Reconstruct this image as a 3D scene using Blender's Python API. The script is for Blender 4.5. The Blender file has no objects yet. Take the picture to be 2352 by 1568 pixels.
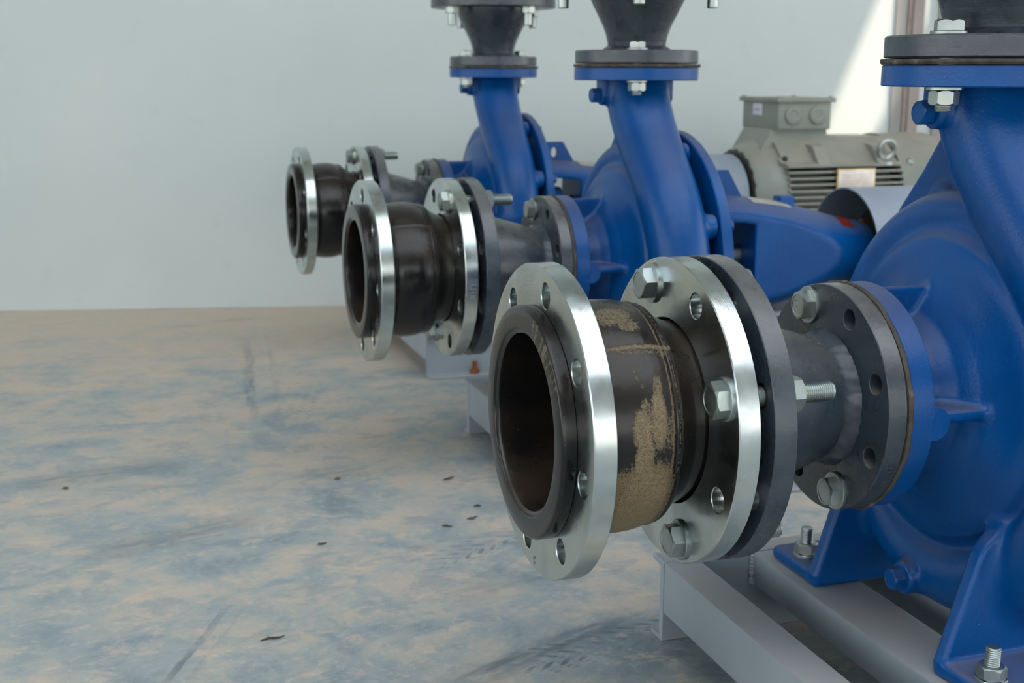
import bpy, bmesh, math, random
import numpy as np
from mathutils import Vector, Matrix
from mathutils.geometry import tessellate_polygon

random.seed(7); rng = np.random.RandomState(7)
SC = bpy.context.scene
COL = SC.collection
MM = .001
HA = .35            # height of the pump shafts above the floor (m)

# ------------------------------------------------------------------ camera
cam = bpy.data.cameras.new('camera'); cam_o = bpy.data.objects.new('camera', cam); COL.objects.link(cam_o)
cam.sensor_width = 36; cam.lens = 44.014; cam.clip_start = .05; cam.clip_end = 200
_r = Vector((0.9508433715, -0.3096542081, 0.0033397971)); _u = Vector((0.0619448422, 0.2007565095, 0.9776807559)); _f = Vector((0.3034134462, 0.929414383, -0.2100694774))
cam_o.matrix_world = Matrix(((_r.x, _u.x, -_f.x, -.3584), (_r.y, _u.y, -_f.y, -1.02756), (_r.z, _u.z, -_f.z, .65696), (0, 0, 0, 1)))
cam.dof.use_dof = True; cam.dof.focus_distance = 1.16; cam.dof.aperture_fstop = 10
SC.camera = cam_o

# ------------------------------------------------------------------ world, sun, exposure
vs = SC.view_settings; vs.view_transform = 'Standard'; vs.look = 'None'; vs.gamma = 1; vs.exposure = 0.18; vs.use_curve_mapping = False
w = bpy.data.worlds.new('overcast_sky'); SC.world = w; w.use_nodes = True
nt = w.node_tree; nt.nodes.clear()
wo = nt.nodes.new('ShaderNodeOutputWorld'); bg = nt.nodes.new('ShaderNodeBackground'); rp = nt.nodes.new('ShaderNodeValToRGB')
tc = nt.nodes.new('ShaderNodeTexCoord'); sp = nt.nodes.new('ShaderNodeSeparateXYZ')
nt.links.new(tc.outputs['Generated'], sp.inputs[0]); nt.links.new(sp.outputs['Z'], rp.inputs[0]); nt.links.new(rp.outputs[0], bg.inputs[0]); nt.links.new(bg.outputs[0], wo.inputs[0])
rp.color_ramp.elements[0].position = 0; rp.color_ramp.elements[0].color = (1.0, 1.0, .97, 1)
rp.color_ramp.elements[1].position = .9; rp.color_ramp.elements[1].color = (.50, .66, .86, 1)
bg.inputs['Strength'].default_value = 2.2
sun = bpy.data.lights.new('sun', 'SUN'); sun.energy = 8.0; sun.angle = math.radians(.53); sun.color = (1, .84, .68)
sun_o = bpy.data.objects.new('sun', sun); COL.objects.link(sun_o)
SUN = Vector((.55, -.45, .70)).normalized()
sun_o.rotation_euler = SUN.to_track_quat('Z', 'Y').to_euler(); sun_o.location = (4, -4, 6)

# ------------------------------------------------------------------ material helpers
def lin(r, g, b):
    f = lambda c: (c/255/12.92) if c/255 <= .04045 else ((c/255+.055)/1.055)**2.4
    return (f(r), f(g), f(b), 1)

class NB:
    def __init__(s, name, rough=.5, metal=0, base=(.5, .5, .5, 1)):
        s.m = bpy.data.materials.new(name); s.m.use_nodes = True; s.t = s.m.node_tree
        s.b = s.t.nodes['Principled BSDF']; s.b.inputs['Roughness'].default_value = rough; s.b.inputs['Metallic'].default_value = metal; s.b.inputs['Base Color'].default_value = base
        s.tc = s.t.nodes.new('ShaderNodeTexCoord'); s.obj = s.tc.outputs['Object']
    def n(s, typ, **kw):
        nd = s.t.nodes.new('ShaderNode'+typ)
        for k, v in kw.items(): setattr(nd, k, v)
        return nd
    def l(s, a, b): s.t.links.new(a, b)
    def noise(s, scale, vec=None, detail=4, rough=.55, dist=0, stretch=None):
        v = vec or s.obj
        if stretch:
            mp = s.n('Mapping'); mp.inputs['Scale'].default_value = stretch; s.l(v, mp.inputs[0]); v = mp.outputs[0]
        nd = s.n('TexNoise'); s.l(v, nd.inputs['Vector']); nd.inputs['Scale'].default_value = scale; nd.inputs['Detail'].default_value = detail
        nd.inputs['Roughness'].default_value = rough; nd.inputs['Distortion'].default_value = dist
        return nd.outputs['Fac']
    def ramp(s, fac, stops):
        nd = s.n('ValToRGB'); s.l(fac, nd.inputs[0]); e = nd.color_ramp.elements
        while len(e) < len(stops): e.new(.5)
        for el, (p, c) in zip(e, stops):
            el.position = p; el.color = c if hasattr(c, '__len__') else (c, c, c, 1)
        return nd.outputs[0]
    def math(s, op, a, b=0.0, c=None):
        nd = s.n('Math', operation=op)
        for i, x in enumerate((a, b, c)):
            if x is None: continue
            if hasattr(x, 'node'): s.l(x, nd.inputs[i])
            else: nd.inputs[i].default_value = x
        return nd.outputs[0]
    def mix(s, fac, a, b, blend='MIX'):
        nd = s.n('Mix', data_type='RGBA', blend_type=blend)
        for i, x in ((0, fac), (6, a), (7, b)):
            if hasattr(x, 'node'): s.l(x, nd.inputs[i])
            else: nd.inputs[i].default_value = x
        return nd.outputs[2]
    def color(s, c): s.l(c, s.b.inputs['Base Color'])
    def rough(s, c): s.l(c, s.b.inputs['Roughness'])
    def bump(s, h, strength=.3, dist=.001, prev=None):
        nd = s.n('Bump'); nd.inputs['Strength'].default_value = strength; nd.inputs['Distance'].default_value = dist; s.l(h, nd.inputs['Height'])
        if prev: s.l(prev, nd.inputs['Normal'])
        s.l(nd.outputs[0], s.b.inputs['Normal']); return nd.outputs[0]
    def xyz(s):
        nd = s.n('SeparateXYZ'); s.l(s.obj, nd.inputs[0]); return nd.outputs
    def up(s):
        g = s.n('NewGeometry'); nd = s.n('SeparateXYZ'); s.l(g.outputs['Normal'], nd.inputs[0]); return nd.outputs[2]

def mk_zinc(name, tint=(.54, .59, .59, 1), turned=True, rough=.22):
    k = NB(name, rough, 1)
    n1 = k.noise(14, detail=5); n2 = k.noise(60, detail=3)
    c = k.ramp(n1, [(.30, (tint[0]*.70, tint[1]*.72, tint[2]*.70, 1)), (.5, tint), (.72, (tint[0]*1.12, tint[1]*1.08, tint[2]*.95, 1))])
    c = k.mix(k.ramp(n2, [(.50, 0.), (.75, .35)]), c, (.50, .47, .36, 1))
    dd = k.math('MULTIPLY', k.ramp(k.up(), [(.2, 0.), (.9, 1.)]), k.ramp(k.noise(45, detail=7, rough=.65), [(.56, 0.), (.62, .7)])); c = k.mix(dd, c, (.42, .36, .27, 1)); k.color(c)
    k.rough(k.ramp(k.noise(35, detail=4), [(.3, rough-.09), (.7, rough+.07)]))
    if turned:
        x, y, z = k.xyz()
        r = k.math('SQRT', k.math('ADD', k.math('MULTIPLY', y, y), k.math('MULTIPLY', z, z)))
        cb = k.n('CombineXYZ'); k.l(k.math('MULTIPLY', x, 800), cb.inputs[0]); k.l(k.math('MULTIPLY', r, 800), cb.inputs[1])
        n3 = k.noise(1, vec=cb.outputs[0], detail=2)
        p = k.bump(n3, .4, .00015); k.bump(k.noise(9, detail=2), .15, .0006, p)
    else: k.bump(k.noise(150, detail=2), .2, .0003)
    return k.m
ZINC = mk_zinc('zinc_plated_steel'); ZBOLT = mk_zinc('zinc_bolt_steel', (.42, .47, .465, 1), False, .40)

def mk_blue(name):
    k = NB(name, .38, 0); k.b.inputs['Specular IOR Level'].default_value = .30
    c = k.ramp(k.noise(7, detail=5), [(.3, lin(0, 62, 122)), (.7, lin(0, 78, 144))])
    up = k.math('MULTIPLY', k.ramp(k.up(), [(.5, 0.), (.97, 1.)]), k.ramp(k.noise(9, detail=6), [(.25, .4), (.75, .9)]))
    dust = k.math('MULTIPLY', up, .66)
    c = k.mix(dust, c, lin(118, 112, 110))
    sp = k.ramp(k.noise(420, detail=2), [(.735, 0.), (.76, .7)])
    c = k.mix(sp, c, lin(125, 120, 105))
    rust = k.math('MULTIPLY', k.ramp(k.noise(24, detail=8, rough=.7, dist=1.2), [(.70, 0.), (.73, 1.)]), k.ramp(k.noise(5), [(.55, 0.), (.62, 1.)]))
    c = k.mix(rust, c, lin(95, 50, 30)); k.color(c)
    k.rough(k.math('ADD', k.math('MULTIPLY', dust, .45), .30))
    p = k.bump(k.noise(300, detail=2), .45, .0006); k.bump(k.noise(60, detail=2), .25, .001, p)
    return k.m
BLUE = mk_blue('blue_enamel_paint')

def mk_dark(name):
    k = NB(name, .33, 0); k.b.inputs['Specular IOR Level'].default_value = .7
    c = k.ramp(k.noise(10, detail=5), [(.3, lin(34, 44, 52)), (.7, lin(54, 65, 75))])
    du = k.math('MULTIPLY', k.ramp(k.up(), [(.3, 0.), (.9, .8)]), k.ramp(k.noise(16, detail=6), [(.3, .2), (.7, .9)]))
    c = k.mix(du, c, lin(128, 122, 112))
    chip = k.math('MULTIPLY', k.ramp(k.noise(85, detail=6, rough=.7), [(.675, 0.), (.69, 1.)]), k.ramp(k.noise(12), [(.52, 0.), (.58, 1.)]))
    c = k.mix(chip, c, lin(176, 166, 150)); k.color(c)
    k.rough(k.ramp(k.noise(40, detail=4), [(.3, .20), (.75, .42)]))
    p = k.bump(k.noise(160, detail=5, rough=.6), .5, .0005); k.bump(k.noise(45, detail=3, stretch=(1, 1, 4)), .4, .0006, p)
    return k.m
DARK = mk_dark('dark_grey_gloss_paint')

k = NB('welded_bead_paint', .28); k.color(k.ramp(k.noise(60, detail=5), [(.35, lin(44, 51, 58)), (.6, lin(62, 70, 80)), (.75, lin(92, 88, 84))])); k.bump(k.noise(110, detail=3), .35, .001); WELD = k.m

k = NB('frame_grey_paint', .5)
c = k.ramp(k.noise(6, detail=5), [(.3, lin(126, 137, 145)), (.7, lin(148, 157, 163))])
du = k.math('MULTIPLY', k.ramp(k.up(), [(.5, 0.), (.95, 1.)]), k.ramp(k.noise(9, detail=6), [(.3, .25), (.7, .7)])); c = k.mix(du, c, lin(168, 160, 150))
ru = k.math('MULTIPLY', k.ramp(k.noise(40, detail=8, rough=.7), [(.70, 0.), (.73, .8)]), k.ramp(k.noise(7), [(.52, 0.), (.6, 1.)])); c = k.mix(ru, c, lin(110, 88, 70)); k.color(c)
k.bump(k.noise(200, detail=3), .2, .0005); FRAME = k.m

k = NB('motor_grey_paint', .42)
c = k.ramp(k.noise(8, detail=5), [(.3, lin(120, 126, 118)), (.7, lin(138, 143, 134))])
du = k.math('MULTIPLY', k.ramp(k.up(), [(.4, 0.), (.95, 1.)]), k.ramp(k.noise(12, detail=6), [(.3, .2), (.7, .7)])); c = k.mix(du, c, lin(178, 160, 140)); k.color(c)
k.bump(k.noise(250, detail=2), .2, .0005); MOTOR = k.m
k = NB('guard_grey_paint', .4); k.color(k.ramp(k.noise(6), [(.3, lin(128, 138, 150)), (.7, lin(142, 151, 163))])); GUARD = k.m

def mk_rubber(name, mud=0.0):
    k = NB(name, .36); k.b.inputs['Specular IOR Level'].default_value = .4
    c = k.ramp(k.noise(12, detail=5), [(.3, lin(15, 16, 18)), (.7, lin(28, 26, 24))])
    du = k.math('MULTIPLY', k.ramp(k.up(), [(.0, 0.), (.8, 1.)]), k.ramp(k.noise(14, detail=7, rough=.65), [(.35, .1), (.7, .85)]))
    c = k.mix(k.math('MULTIPLY', du, .45), c, lin(84, 66, 48))
    c = k.mix(k.ramp(k.noise(520, detail=2), [(.71, 0.), (.75, .5)]), c, lin(130, 110, 84))
    rg = k.math('ADD', k.math('MULTIPLY', du, .30), .17)
    at = k.n('Attribute'); at.attribute_name = 'mud'
    grain = k.noise(420, detail=5, rough=.7); g2 = k.noise(1400, detail=2)
    m = k.math('ADD', at.outputs['Fac'], k.math('MULTIPLY', k.math('SUBTRACT', grain, .5), 1.1))
    mask = k.ramp(m, [(.47, 0.), (.55, 1.)])
    thick = k.ramp(m, [(.55, 0.), (1.0, 1.)])
    mudc = k.ramp(g2, [(.35, lin(70, 62, 46)), (.55, lin(104, 92, 68)), (.75, lin(150, 130, 96))])
    mudc = k.mix(k.math('MULTIPLY', thick, .5), mudc, lin(186, 160, 118))
    mask = k.math('MULTIPLY', mask, k.ramp(g2, [(.30, .35), (.60, .92)]))
    c = k.mix(mask, c, mudc); k.color(c)
    k.rough(k.math('ADD', rg, k.math('MULTIPLY', mask, .45)))
    p = k.bump(mask, .35, .0006); k.bump(k.noise(120, detail=4), .2, .0006, p)
    return k.m
RUBBER = mk_rubber('black_rubber')
k = NB('cork_brown_gasket', .8); k.color(k.ramp(k.noise(70, detail=6), [(.3, lin(44, 39, 34)), (.6, lin(76, 69, 59)), (.78, lin(140, 124, 102))])); k.bump(k.noise(150), .5, .001); GASK = k.m
def plain(name, col, rough=.5, metal=0, sc=30, var=.15):
    k = NB(name, rough, metal); a = tuple(x*(1-var) for x in col[:3])+(1,); b = tuple(min(1, x*(1+var)) for x in col[:3])+(1,)
    k.color(k.ramp(k.noise(sc, detail=4), [(.3, a), (.7, b)])); k.bump(k.noise(sc*5), .15, .0005); return k.m
LABELM = plain('cream_label', lin(222, 216, 205), .5); WHITE = plain('white_label', lin(205, 205, 218), .5); RED = plain('red_label', lin(170, 60, 40), .5)
DGREEN = plain('dark_green_coupling', lin(18, 40, 34), .5); BRONZE = plain('bronze_pin', lin(150, 110, 80), .4, .6)
BLACKM = plain('dusty_metal_and_gap_shade', lin(52, 54, 50), .6); PLATE = plain('nameplate_silver', lin(214, 206, 196), .35, .3); GOLD = plain('nameplate_brass_edge', lin(190, 160, 90), .4, .5)
RUST = plain('rusty_steel', lin(120, 66, 40), .8, 0, 150, .3); TWIG = plain('dry_twig', lin(70, 68, 62), .9); LEAF = plain('dry_leaf', lin(110, 84, 56), .9)
GREYTXT = plain('grey_print', lin(120, 122, 140), .6)

# ------------------------------------------------------------------ object helpers
def link(name, me, mat, parent=None, loc=None):
    o = bpy.data.objects.new(name, me); COL.objects.link(o)
    if mat is not None and not me.materials: me.materials.append(mat)
    if parent: o.parent = parent
    if loc: o.location = loc
    return o
def thing(name, label, cat, loc=(0, 0, 0), group=None):
    o = bpy.data.objects.new(name, None); COL.objects.link(o); o.location = loc; o.empty_display_size = .05
    o['label'] = label; o['category'] = cat
    if group: o['group'] = group
    return o
def tag(o, label, cat, group=None):
    o['label'] = label; o['category'] = cat
    if group: o['group'] = group
    return o
def struct(o): o['kind'] = 'structure'; return o
def finish(bm, angle=20, smooth=True, merge=0):
    if merge: bmesh.ops.remove_doubles(bm, verts=bm.verts, dist=merge)
    bmesh.ops.recalc_face_normals(bm, faces=bm.faces)
    me = bpy.data.meshes.new('mesh'); bm.to_mesh(me); bm.free()
    if smooth:
        me.polygons.foreach_set('use_smooth', [True]*len(me.polygons)); me.set_sharp_from_angle(angle=math.radians(angle))
    me.update(); return me
AX = {'x': lambda a, r, h: (h, -r*math.cos(a), r*math.sin(a)),
      'z': lambda a, r, h: (r*math.cos(a), r*math.sin(a), h),
      'y': lambda a, r, h: (r*math.cos(a), h, r*math.sin(a))}
def lathe(bm, prof, ax='x', seg=96, c=(0, 0, 0), closed=False, jit=None):
    """prof: list of (h, r) in mm; r=0 closes to a point; c centre in mm"""
    P = AX[ax]; rings = []
    for h, r in prof:
        if r <= 1e-6:
            p = P(0, 0, h); rings.append([bm.verts.new(((p[0]+c[0])*MM, (p[1]+c[1])*MM, (p[2]+c[2])*MM))])
        else:
            L = []
            for i in range(seg):
                a = 2*math.pi*i/seg; rr = r + (jit(a, h) if jit else 0); p = P(a, rr, h)
                L.append(bm.verts.new(((p[0]+c[0])*MM, (p[1]+c[1])*MM, (p[2]+c[2])*MM)))
            rings.append(L)
    pairs = list(zip(rings, rings[1:]))
    if closed: pairs.append((rings[-1], rings[0]))
    for A, B in pairs:
        if len(A) == 1 and len(B) == 1: continue
        for i in range(seg):
            j = (i+1) % seg
            if len(A) == 1: bm.faces.new((A[0], B[i], B[j]))
            elif len(B) == 1: bm.faces.new((A[i], B[0], A[j]))
            else: bm.faces.new((A[i], B[i], B[j], A[j]))
def box(bm, x0, x1, y0, y1, z0, z1, bev=0):
    g = bmesh.ops.create_cube(bm, size=1)
    for v in g['verts']:
        v.co = Vector(((x0+x1)/2+v.co.x*(x1-x0), (y0+y1)/2+v.co.y*(y1-y0), (z0+z1)/2+v.co.z*(z1-z0)))*MM
    if bev:
        es = list({e for v in g['verts'] for e in v.link_edges})
        bmesh.ops.bevel(bm, geom=es, offset=bev*MM, segments=2, profile=.6, affect='EDGES')
def prism(bm, pts, ax, h0, h1):
    """extrude a polygon; pts in the two other axes (mm)"""
    def mk(p, h):
        q = {'x': (h, p[0], p[1]), 'y': (p[0], h, p[1]), 'z': (p[0], p[1], h)}[ax]; return bm.verts.new(Vector(q)*MM)
    A = [mk(p, h0) for p in pts]; B = [mk(p, h1) for p in pts]; n = len(pts)
    bm.faces.new(A); bm.faces.new(B[::-1])
    for i in range(n): bm.faces.new((A[i], A[(i+1) % n], B[(i+1) % n], B[i]))
def loops_plate(bm, loops, ax, h0, h1):
    """plate with holes. loops: list of (centre_a, centre_r, radius, seg, chamfer) circles; first = outer"""
    P = AX[ax]
    def circ(ca, cr, r, seg, h):
        c = Vector(P(ca, cr, h)); out = []
        for i in range(seg):
            a = 2*math.pi*i/seg; q = Vector(P(a, r, 0)); out.append(bm.verts.new((c+q)*MM))
        return out
    ends = []
    for h, s in ((h0, 1), (h1, -1)):
        Ls = [circ(ca, cr, r-ch if k == 0 else r+ch, seg, h) for k, (ca, cr, r, seg, ch) in enumerate(loops)]
        flat = [v for L in Ls for v in L]
        tris = tessellate_polygon([[v.co for v in L] for L in Ls])
        for t in tris:
            try: bm.faces.new([flat[i] for i in t])
            except ValueError: pass
        ends.append(Ls)
    for k, (ca, cr, r, seg, ch) in enumerate(loops):
        chain = [ends[0][k]]
        if ch > 0: chain += [circ(ca, cr, r, seg, h0+ch), circ(ca, cr, r, seg, h1-ch)]
        chain.append(ends[1][k])
        for A, B in zip(chain, chain[1:]):
            for i in range(seg): bm.faces.new((A[i], A[(i+1) % seg], B[(i+1) % seg], B[i]))
def flange_bm(h0, h1, R, Rin, bc, hr, angs, ax='x', ch=1.0):
    bm = bmesh.new()
    L = [(0, 0, R, 160, ch), (0, 0, Rin, 96, ch)] + [(math.radians(a), bc, hr, 28, .7) for a in angs]
    loops_plate(bm, L, ax, h0, h1); return bm
HOLES = [22.5+45*i for i in range(8)]

def sheet(bm, pts, t, ax, h0, h1):
    """bent sheet: open polyline thickened by t, extruded h0..h1"""
    n = len(pts); off = []
    for i in range(n):
        a = Vector(pts[max(i-1, 0)]); b = Vector(pts[min(i+1, n-1)]); d = (b-a).normalized(); nn = Vector((-d.y, d.x))
        if 0 < i < n-1:
            d1 = (Vector(pts[i])-a).normalized(); cs = max(.5, abs(d1.dot(d))); nn = nn/cs
        off.append(Vector(pts[i])+nn*t)
    prism(bm, [tuple(p) for p in pts]+[tuple(p) for p in off[::-1]], ax, h0, h1)

# bolts -------------------------------------------------------------
def hexring(bm, AF, h, frame, circ=None, n=24, corner_drop=0):
    out = []
    for i in range(n):
        a = 2*math.pi*i/n; m = (a % (math.pi/3)) - math.pi/6
        r = AF/2/math.cos(m) if circ is None else circ
        hh = h - corner_drop*((AF/2/math.cos(m) - AF/2)/(AF/2*.1547))
        out.append(bm.verts.new(frame(r*math.cos(a), r*math.sin(a), hh)))
    return out
def bridge(bm, A, B):
    n = len(A)
    for i in range(n): bm.faces.new((A[i], A[(i+1) % n], B[(i+1) % n], B[i]))
def mkframe(c, d, rot=0):
    d = Vector(d).normalized(); t = Vector((0, 0, 1)) if abs(d.z) < .9 else Vector((0, -1, 0)); u = t.cross(d).normalized(); v = d.cross(u)
    c = Vector(c); cr, sr = math.cos(rot), math.sin(rot)
    return lambda x, y, h: (c + u*(x*cr-y*sr) + v*(x*sr+y*cr) + d*h)*MM
def hexhead(bm, fr, AF, h, both=False):
    r0 = hexring(bm, AF, 0, fr, corner_drop=-1.6 if both else 0); r1 = hexring(bm, AF, h-.4, fr, corner_drop=1.8); r2 = hexring(bm, AF, h, fr, circ=AF/2*.93)
    if both:
        rb = hexring(bm, AF, -.2, fr, circ=AF/2*.93); bm.faces.new(rb); bridge(bm, rb, r0)
    else: bm.faces.new(r0)
    bridge(bm, r0, r1); bridge(bm, r1, r2)
    if not both:
        r3 = hexring(bm, AF, h, fr, circ=AF/2*.80); r4 = hexring(bm, AF, h-.5, fr, circ=AF/2*.76); bridge(bm, r2, r3); bridge(bm, r3, r4); bm.faces.new(r4)
    else: bm.faces.new(r2)
def cyl(bm, fr, prof, n=28):
    R = [[bm.verts.new(fr(r*math.cos(2*math.pi*i/n), r*math.sin(2*math.pi*i/n), h)) for i in range(n)] for h, r in prof]
    bm.faces.new(R[0]); bm.faces.new(R[-1][::-1])
    for A, B in zip(R, R[1:]): bridge(bm, A, B)
def helix_thread(bm, fr, r, h0, h1, pitch=2.0, n=28):
    prof = [(h0-1, r-1.1)]; h = h0
    while h < h1-pitch: prof += [(h+.25*pitch, r-.95), (h+.60*pitch, r), (h+.75*pitch, r)]; h += pitch
    prof += [(h+.3, r-1), (h1-.2, r-1.2), (h1, r-2.2)]; cyl(bm, fr, prof, n)
def bolt(parent, c, d, grip, tail, M=18, AF=29, name='hex_bolt', mat=None, lab=None, washer=33, rot=0, thread_from=None, head=True, nut_washer=False, threads=True):
    """head face at c pointing -d ; shank along +d for grip ; nut ; thread tail"""
    mat = mat or ZBOLT; c = Vector(c); d = Vector(d).normalized()
    bm = bmesh.new()
    if head:
        frh = mkframe(c - d*(3.0 if washer else 0), -d, rot); hexhead(bm, frh, AF, M*.64)
    fr = mkframe(c, d, rot)
    cyl(bm, fr, [(-4, M/2-.6), (grip+1, M/2-.6)], 20)
    o = link(name, finish(bm, 30), mat, parent)
    if lab: o['label'] = lab
    if washer and head:
        b2 = bmesh.new(); f2 = mkframe(c, -d); cyl(b2, f2, [(0, washer/2), (2.4, washer/2), (3.0, washer/2-.7)], 40); link('washer', finish(b2, 30), mat, o)
    b3 = bmesh.new(); f3 = mkframe(c+d*(grip+(3 if nut_washer else 0)), d, rot+.4); hexhead(b3, f3, AF, M*.85, both=True); link('nut', finish(b3, 30), mat, o)
    if nut_washer:
        b2 = bmesh.new(); f2 = mkframe(c+d*grip, d); cyl(b2, f2, [(0, washer/2), (2.4, washer/2), (3.0, washer/2-.7)], 40); link('washer', finish(b2, 30), mat, o)
    b4 = bmesh.new(); f4 = mkframe(c, d)
    t0 = grip+M*.85
    if threads: helix_thread(b4, f4, M/2, t0-2, t0+tail)
    else: cyl(b4, f4, [(t0-2, M/2), (t0+tail-1.5, M/2), (t0+tail, M/2-1.5)], 20)
    link('thread', finish(b4, 25), mat, o)
    if thread_from is not None and threads: b5 = bmesh.new(); helix_thread(b5, f4, M/2, thread_from[0], thread_from[1]); link('thread', finish(b5, 25), mat, o)
    return o

def text_mesh(s, size, depth):
    cu = bpy.data.curves.new('letters', 'FONT'); cu.body = s; cu.size = size; cu.extrude = depth; cu.align_x = 'CENTER'; cu.align_y = 'CENTER'; cu.space_character = 1.25; cu.resolution_u = 3
    o = bpy.data.objects.new('letters', cu); COL.objects.link(o); bpy.context.view_layer.update()
    me = bpy.data.meshes.new_from_object(o.evaluated_get(bpy.context.evaluated_depsgraph_get())); bpy.data.objects.remove(o); return me
def rim_text(s, size, R, xc, ang, parent, mat):
    """letters on a rim of radius R (mm) around x, baseline along the circumference reading downwards"""
    me = text_mesh(s, size, .5)
    bm = bmesh.new(); bm.from_mesh(me); bmesh.ops.subdivide_edges(bm, edges=[e for e in bm.edges if e.calc_length() > 3], cuts=2); 
    for v in bm.verts:
        tx, ty, tz = v.co; a = math.radians(ang) - tx/R; r = R + tz
        v.co = Vector((xc+ty, -r*math.cos(a), r*math.sin(a)))*MM
    m2 = bpy.data.meshes.new('mesh'); bm.to_mesh(m2); bm.free(); return link('stamped_letters', m2, mat, parent)

def tube_bm(bm, pts, rad, n=8):
    prev = None
    for i, p in enumerate(pts):
        a = Vector(pts[max(0, i-1)]); b = Vector(pts[min(len(pts)-1, i+1)]); d = (b-a).normalized()
        t = Vector((0, 0, 1)) if abs(d.z) < .9 else Vector((1, 0, 0)); u = t.cross(d).normalized(); v = d.cross(u); r = rad[i] if hasattr(rad, '__len__') else rad
        R = [bm.verts.new((Vector(p)+u*r*math.cos(2*math.pi*k/n)+v*r*math.sin(2*math.pi*k/n))*MM) for k in range(n)]
        if prev: bridge(bm, prev, R)
        else: bm.faces.new(R)
        prev = R
    bm.faces.new(prev[::-1])

# ------------------------------------------------------------------ cast shapes by signed distance + surface nets
def surface_nets(F, org, h):
    S = F < 0; nx, ny, nz = F.shape
    cnt = np.zeros((nx-1, ny-1, nz-1), np.float32); acc = np.zeros((nx-1, ny-1, nz-1, 3), np.float32)
    offs = [(a, b, c) for a in (0, 1) for b in (0, 1) for c in (0, 1)]
    sl = lambda o: tuple(slice(i, n-1+i) for i, n in zip(o, F.shape))
    for o in offs:
        for k in range(3):
            if o[k] == 0:
                p = list(o); p[k] = 1; A = F[sl(o)]; B = F[sl(p)]; cr = (A < 0) != (B < 0)
                t = np.where(cr, A/np.where(cr, A-B, 1), 0); 
                for q in range(3): acc[..., q] += np.where(cr, o[q] + (t if q == k else 0), 0)
                cnt += cr
    mask = cnt > 0; idx = -np.ones(mask.shape, np.int64); idx[mask] = np.arange(mask.sum())
    I = np.argwhere(mask); V = (I + acc[mask]/cnt[mask][:, None])*h + np.array(org)
    faces = []
    for k in range(3):
        a, b = [(1, 2), (2, 0), (0, 1)][k]
        s0 = [slice(1, -1)]*3; s1 = [slice(1, -1)]*3; s0[k] = slice(0, -1); s1[k] = slice(1, None)
        A = S[tuple(s0)]; B = S[tuple(s1)]
        for sign in (True, False):
            E = np.argwhere((A != B) & (A == sign))
            if not len(E): continue
            P = E.copy(); 
            for q in range(3):
                if q != k: P[:, q] += 1
            def g(da, db):
                Q = P.copy(); Q[:, a] -= da; Q[:, b] -= db; return idx[Q[:, 0], Q[:, 1], Q[:, 2]]
            q4 = [g(1, 1), g(0, 1), g(0, 0), g(1, 0)]
            faces.append(np.stack(q4 if sign else q4[::-1], 1))
    return V, np.concatenate(faces)
def np_mesh(V, Fc):
    me = bpy.data.meshes.new('mesh'); me.vertices.add(len(V)); me.vertices.foreach_set('co', (V*MM).astype(np.float32).ravel())
    n = len(Fc); me.loops.add(n*4); me.polygons.add(n); me.loops.foreach_set('vertex_index', Fc.astype(np.int32).ravel())
    me.polygons.foreach_set('loop_start', np.arange(0, n*4, 4, dtype=np.int32)); me.polygons.foreach_set('loop_total', np.full(n, 4, np.int32))
    me.update(calc_edges=True); me.polygons.foreach_set('use_smooth', [True]*n); me.validate(); return me
def smin(a, b, k):
    h = np.clip(.5+.5*(b-a)/k, 0, 1); return b+(a-b)*h - k*h*(1-h)
def smax(a, b, k): return -smin(-a, -b, k)
def sd_box(X, Y, Z, b, r=0):
    qx = abs(X-(b[0]+b[1])/2)-(b[1]-b[0])/2+r; qy = abs(Y-(b[2]+b[3])/2)-(b[3]-b[2])/2+r; qz = abs(Z-(b[4]+b[5])/2)-(b[5]-b[4])/2+r
    return np.sqrt(np.maximum(qx, 0)**2+np.maximum(qy, 0)**2+np.maximum(qz, 0)**2)+np.minimum(np.maximum(qx, np.maximum(qy, qz)), 0)-r
def sd_cone(X, Y, Z, a, b, ra, rb):
    a = np.array(a, float); b = np.array(b, float); ab = b-a; L = ab@ab
    t = np.clip(((X-a[0])*ab[0]+(Y-a[1])*ab[1]+(Z-a[2])*ab[2])/L, 0, 1)
    return np.sqrt((X-a[0]-t*ab[0])**2+(Y-a[1]-t*ab[1])**2+(Z-a[2]-t*ab[2])**2)-(ra+(rb-ra)*t)
def sd_poly(U, V, P):
    d = (U-P[0][0])**2+(V-P[0][1])**2; s = np.ones_like(U); n = len(P); j = n-1
    for i in range(n):
        ex, ey = P[j][0]-P[i][0], P[j][1]-P[i][1]; wx, wy = U-P[i][0], V-P[i][1]
        t = np.clip((wx*ex+wy*ey)/(ex*ex+ey*ey), 0, 1); bx, by = wx-ex*t, wy-ey*t; d = np.minimum(d, bx*bx+by*by)
        c1 = V >= P[i][1]; c2 = V < P[j][1]; c3 = ex*wy > ey*wx
        flip = (c1 & c2 & c3) | (~c1 & ~c2 & ~c3); s = np.where(flip, -s, s); j = i
    return s*np.sqrt(d)
def ext(d2, h, r=0):
    return np.minimum(np.maximum(d2+r, h+r), 0)+np.sqrt(np.maximum(d2+r, 0)**2+np.maximum(h+r, 0)**2)-r

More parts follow.
